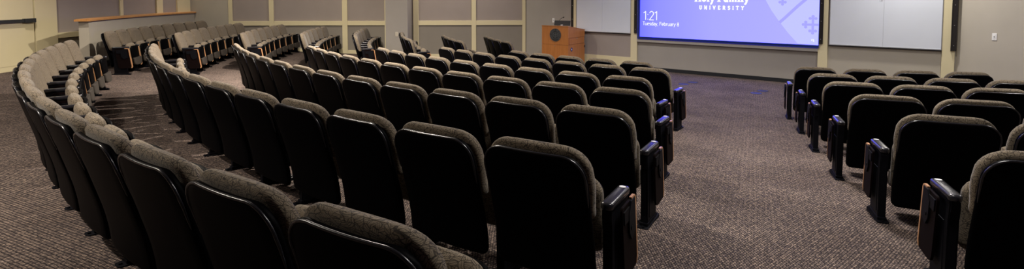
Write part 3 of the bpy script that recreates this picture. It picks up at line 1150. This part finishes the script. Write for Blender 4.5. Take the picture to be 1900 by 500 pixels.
def foot_bm(s):
    bm = bmesh.new()
    x = s * .300
    prism(bm, rrect(x - .038, x + .038, .115, .425, .02, 4), -.012, .014, 'xy')
    add_box(bm, x - .029, x + .029, .155, .385, .012, .035, bev=.006)
    for yy in (.135, .405):
        prism(bm, [(x + .009 * math.cos(i * PI / 3), yy + .009 * math.sin(i * PI / 3)) for i in range(6)], .012, .021, 'xy')
    return bm


def arm_bm(s):
    bm = bmesh.new()
    x = s * .300
    out = rrect(x - .031, x + .031, .130, .412, .025, 6)
    def off(d):
        c = (x, .26)
        return rrect(x - .031 + d, x + .031 - d, .130 + d, .412 - d, max(.004, .025 - d), 6)
    rings = [[(a, b, z) for a, b in off(d)] for d, z in ((.010, .500), (.002, .504), (.0, .511), (.0, .524), (.003, .531), (.009, .535), (.016, .536))]
    loft(bm, rings)
    return bm


def plate_bm(s):
    bm = bmesh.new()
    x = s * .300
    prism(bm, [(x + .017 * math.cos(2 * PI * i / 24), .374 + .013 * math.sin(2 * PI * i / 24)) for i in range(24)], .534, .5385, 'xy')
    return bm


# fold-down writing tablet stored beside the standard: plane coordinates a (towards the rear), z
TW, TZ0, TZ1 = .235, .115, .503


def tab_mtx(s):
    # local (a towards the rear, h outwards, z) -> chair; the lower end hangs a little further forward
    th = R(1.5)
    o = Vector((s * .341, .420, 0))
    da = Vector((s * math.sin(th), -math.cos(th), 0))
    dh = Vector((s * math.cos(th), math.sin(th), 0))
    return Matrix(((da.x, dh.x, 0, o.x), (da.y, dh.y, -.15, o.y + .15 * TZ1), (0, 0, 1, 0), (0, 0, 0, 1)))


def tab_outline(inset=0.0):
    return rrect(inset, TW - inset, TZ0 + inset, TZ1 - inset, (.050 - inset, .050 - inset, .030 - inset, .030 - inset), 6)


def tablet_bm(s):
    bm = bmesh.new()
    prism(bm, tab_outline(.006), 0.0, .012, 'xz', tab_mtx(s))
    return bm


def edge_bm(s):
    """wood band along the front edge, wrapping over the top corner"""
    bm = bmesh.new()
    m = tab_mtx(s)
    r, w = .030, .019
    path = [(.075, TZ1), (.05, TZ1)]
    path += [(r + r * math.cos(R(a)), TZ1 - r + r * math.sin(R(a))) for a in (90, 110, 130, 150, 170, 180)]
    path += [(0, TZ0 + .30), (0, TZ0 + .18), (0, TZ0 + .05)]
    path += [(.050 + .050 * math.cos(R(a)), TZ0 + .050 + .050 * math.sin(R(a))) for a in (195, 210, 225, 240)]
    cen = Vector((.09, (TZ0 + TZ1) / 2))
    rings = []
    for i, p in enumerate(path):
        p = Vector(p)
        t = (Vector(path[min(i + 1, len(path) - 1)]) - Vector(path[max(i - 1, 0)])).normalized()
        n = Vector((-t.y, t.x))
        if (cen - p).dot(n) < 0:
            n = -n
        ww = w * (.45 if i < 4 or i == len(path) - 1 else .7 if i == 4 else .85 if i in (5, len(path) - 2) else 1)
        q = p + n * ww
        rings.append([m @ Vector((c.x, h, c.y)) for c, h in ((q, -.0010), (p, .0), (p, .013), (q, .0140))])
    loft(bm, rings)
    return bm


def bracket_bm(s):
    bm = bmesh.new()
    m = tab_mtx(s)
    pts = [(.045, .330), (.120, .300), (.150, .345), (.150, .440), (.105, .495), (.045, .495)]
    prism(bm, pts, .012, .021, 'xz', m)
    disc(bm, .115, .36, .012, .020, .024, 14, m)
    prism(bm, [(.12, .41), (.215, .41), (.215, .475), (.12, .475)], .012, .018, 'xz', m)
    return bm


def tmp_mesh(name, bm, mat, smooth):
    bmesh.ops.recalc_face_normals(bm, faces=bm.faces[:])
    me = bpy.data.meshes.new(name)
    bm.to_mesh(me); bm.free()
    me.materials.append(mat)
    for p in me.polygons:
        p.use_smooth = True
    me.set_sharp_from_angle(angle=R(smooth))
    return me


def attach(name, me, parent):
    o = bpy.data.objects.new(name, me)
    COL.objects.link(o)
    if name in ('standard', 'foot_plate', 'tablet_bracket', 'writing_tablet'):
        wn = o.modifiers.new('WeightedNormal', 'WEIGHTED_NORMAL')
        wn.keep_sharp = True
        wn.weight = 90
    o.parent = parent
    return o


ME = dict(shell=tmp_mesh('backrest_shell', shell_bm(), MT['plastic'], 50), lip=tmp_mesh('shell_rim', lip_bm(), MT['arm'], 70),
          cushion=tmp_mesh('backrest_cushion', cushion_bm(), MT['fabric'], 75), seat=tmp_mesh('seat_cushion', seat_bm(), MT['fabric'], 75),
          pan=tmp_mesh('seat_pan', pan_bm(), MT['plastic'], 50), under=tmp_mesh('seat_underside', under_bm(), MT['under'], 50))
for s in (1, -1):
    ME['std', s] = tmp_mesh('standard', standard_bm(s), MT['metal'], 35)
    ME['foot', s] = tmp_mesh('foot_plate', foot_bm(s), MT['metal'], 35)
    ME['arm', s] = tmp_mesh('armrest', arm_bm(s), MT['arm'], 40)
    ME['plate', s] = tmp_mesh('number_plate', plate_bm(s), MT['plate'], 40)
    ME['tab', s] = tmp_mesh('writing_tablet', tablet_bm(s), MT['laminate'], 35)
    ME['edge', s] = tmp_mesh('tablet_edge', edge_bm(s), MT['edge'], 50)
    ME['bracket', s] = tmp_mesh('tablet_bracket', bracket_bm(s), MT['metal'], 30)


def add_side(e, s, tablet, plate):
    st = attach('standard', ME['std', s], e)
    attach('foot_plate', ME['foot', s], st)
    am = attach('armrest', ME['arm', s], e)
    if plate:
        o = attach('number_plate', ME['plate', s], am); o['label'] = 'pale oval number plate'
    if tablet:
        t = attach('writing_tablet', ME['tab', s], e)
        attach('tablet_edge', ME['edge', s], t)['label'] = 'light wood edge'
        attach('tablet_bracket', ME['bracket', s], t)


def make_seat(side, extra=False, plate=False, tablet=True):
    """side: +1 arm on the sitter's right, -1 on the left; extra adds the closing arm on the other side"""
    e = empty('theatre_seat')
    sh = attach('backrest_shell', ME['shell'], e)
    attach('shell_rim', ME['lip'], sh)
    attach('backrest_cushion', ME['cushion'], e)['label'] = 'brown leaf-patterned cushion'
    attach('seat_cushion', ME['seat'], e)
    attach('seat_pan', ME['pan'], e)
    attach('seat_underside', ME['under'], e)
    add_side(e, side, tablet, plate)
    if extra:
        add_side(e, -side, False, plate)
    return e


def dup(root):
    r = root.copy(); COL.objects.link(r)
    for ch in root.children:
        c = ch.copy(); COL.objects.link(c); c.parent = r
        for g in ch.children:
            d2 = g.copy(); COL.objects.link(d2); d2.parent = c
    return r


def place(e, r, a):
    x, y = arc(r, a)
    e.location = (x, y, fz(*arc(r - .25, a)))
    e.rotation_euler = (0, 0, -a)        # local +y points at the centre of the arcs
    return e


ORD = ['first', 'second', 'third', 'fourth', 'fifth', 'sixth', 'seventh', 'eighth', 'ninth', 'tenth', 'eleventh', 'twelfth', 'thirteenth',
       'fourteenth', 'fifteenth', 'sixteenth', 'seventeenth']

proto = {}


def seat(side, extra, plate, tablet=True):
    key = (side, extra, plate, tablet)
    if key not in proto:
        proto[key] = make_seat(*key)
        return proto[key]
    return dup(proto[key])


# centre block: seven rows, counted from the back (nearest the camera); seats counted from the right-hand aisle
C_ROWS = [(16.810, .5257, 16), (15.716, .5262, 14), (14.602, .5360, 13), (13.523, .5505, 11), (12.464, .5746, 9), (11.211, .5895, 8), (10.290, .6398, 5)]
C_NAMES = ['nearest row', 'second row from the back', 'third row from the back', 'middle row', 'third row from the front', 'second row from the front', 'frontmost row']
for (r, a0, n), rn in zip(C_ROWS, C_NAMES):
    for j in range(n):
        e = place(seat(1, j == n - 1, j == 0), r, a0 + j * PITCH / r)
        if j == 0:
            lab = 'black-backed theatre seat at the aisle end of the %s, center block' % rn
        elif j == n - 1:
            lab = 'black-backed theatre seat at far left end, %s, center block' % rn
        else:
            lab = 'black-backed theatre seat, %s from right end, %s, center block' % (ORD[j], rn)
        tag(e, lab, 'theatre seat', 'theatre seats of the center block')

# left block: eight rows, seats counted from the end nearest the camera
L_ROWS = [(16.888, 1.2096, 9), (15.745, 1.2096, 8), (14.640, 1.2394, 7), (13.475, 1.2640, 6), (12.306, 1.2451, 6), (11.168, 1.1859, 5), (10.070, 1.1532, 4), (8.888, 1.1556, 4)]
L_NAMES = ['row along the half wall', 'second row from the half wall', 'third row from the half wall', 'fourth row from the half wall', 'fourth row from the podium',
           'third row from the podium', 'second row from the podium', 'row nearest the podium']
for (r, a0, n), rn in zip(L_ROWS, L_NAMES):
    for j in range(n):
        e = place(seat(1, j == n - 1, False), r, a0 + j * PITCH / r)
        if j == 0:
            lab = 'theatre seat facing right, at the near end of the %s' % rn
        elif j == n - 1:
            lab = 'theatre seat facing right, at the far end of the %s' % rn
        else:
            lab = 'theatre seat facing right, %s from near end of the %s' % (ORD[j], rn)
        tag(e, lab, 'theatre seat', 'theatre seats of the left block')

# right block: six rows, seats counted from the aisle
F_ROWS = [(14.744, .3855, 1), (13.671, .3882, 2), (12.614, .3938, 3), (11.506, .3967, 3), (10.471, .3983, 4), (9.347, .4020, 4)]
F_NAMES = ['nearest row', 'second nearest row', 'third nearest row', 'third row from the front', 'second row from the front', 'frontmost row']
for (r, a0, n), rn in zip(F_ROWS, F_NAMES):
    for j in range(n):
        e = place(seat(-1, j == n - 1 and n == 4, j == 0, True), r, a0 - j * PITCH / r)
        if j == 0:
            lab = 'black-backed theatre seat on the aisle, %s of the right block' % rn
        else:
            lab = 'black-backed theatre seat, %s from the aisle, %s of the right block' % (ORD[j], rn)
        tag(e, lab, 'theatre seat', 'theatre seats of the right block')

floor_cover(3.70, 11.12, 'dark round floor cover, left pair nearer the seats, on carpet before the display')
floor_cover(3.99, 11.37, 'dark round floor cover, left pair nearer the wall, on carpet before the display')
floor_cover(4.78, 10.08, 'dark round floor cover, right pair nearer the seats, on carpet before the display')
floor_cover(5.03, 10.33, 'dark round floor cover, right pair nearer the wall, on carpet before the display')

# ------------------------------------------------------------------ lights: unseen recessed cans in the ceiling, a few added for brightness
WARM = (1.0, 0.90, 0.78)


def can(x, y, power, size=.16, col=WARM, spread=150):
    l = bpy.data.lights.new('unseen_can', 'AREA')
    l.shape = 'DISK'; l.size = size
    l.energy = power; l.color = col
    l.spread = R(spread)
    o = bpy.data.objects.new('unseen_can', l)
    o.location = (x, y, CEIL - .03)
    COL.objects.link(o)


LP_ = 130.0
NEUT = (1.0, 0.95, 0.90)
for r, angs, p, sz, c in ((12.0, (8, 25), .90, .50, NEUT), (15.2, (25,), .35, .5, NEUT), (13.7, (44, 54), 1.5, .10, WARM), (13.4, (63,), 2.3, .10, WARM), (11.6, (77,), .15, .10, WARM), (8.0, (10, 34), .22, .16, NEUT), (7.4, (52,), .42, .16, NEUT)):  # wide disks and one added can even out light in the aisle
    for a in angs:
        x, y = arc(r, R(a))
        can(x, y, LP_ * p, sz, c)
can(7.4, 9.6, LP_ * .50, .16, NEUT)
for u, q in ((-9.1, .12), (-7.2, .14), (-5.3, .18), (-2.5, .22), (-1.0, .18)):      # added wash, no fixture seen, to brighten the left wall
    p = M_LEFT @ Vector((u, 1.1, 0))
    can(p.x, p.y, LP_ * q, .16, WARM)
can(4.6, 12.2, LP_ * .16, .16, NEUT)  # added to brighten the front wall under the display
can(-8.3, 8.8, LP_ * .33)
can(-4.6, 2.6, LP_ * 1.2)
can(-7.6, 4.0, LP_ * .95)

w = bpy.data.worlds.new('World'); scn.world = w
w.use_nodes = True
w.node_tree.nodes['Background'].inputs[0].default_value = (0.8, 0.85, 1.0, 1)
w.node_tree.nodes['Background'].inputs[1].default_value = 0.01

# ------------------------------------------------------------------ camera
cd = bpy.data.cameras.new('camera')
cd.sensor_width = 36; cd.sensor_fit = 'HORIZONTAL'
cd.lens = 963.455 / 1900 * 36
cd.shift_y = -(250 - 44.32) / 1900
cd.clip_start = .05
cam = bpy.data.objects.new('camera', cd)
COL.objects.link(cam)
cam.location = (0, 0, EYE)
cam.rotation_euler = (PI / 2 - .053, 0, 0)
scn.camera = cam

scn.view_settings.view_transform = 'Standard'
scn.view_settings.look = 'None'
scn.view_settings.gamma = 1.0
scn.view_settings.use_curve_mapping = False
scn.view_settings.exposure = 0.22
scn.cycles.use_denoising = True
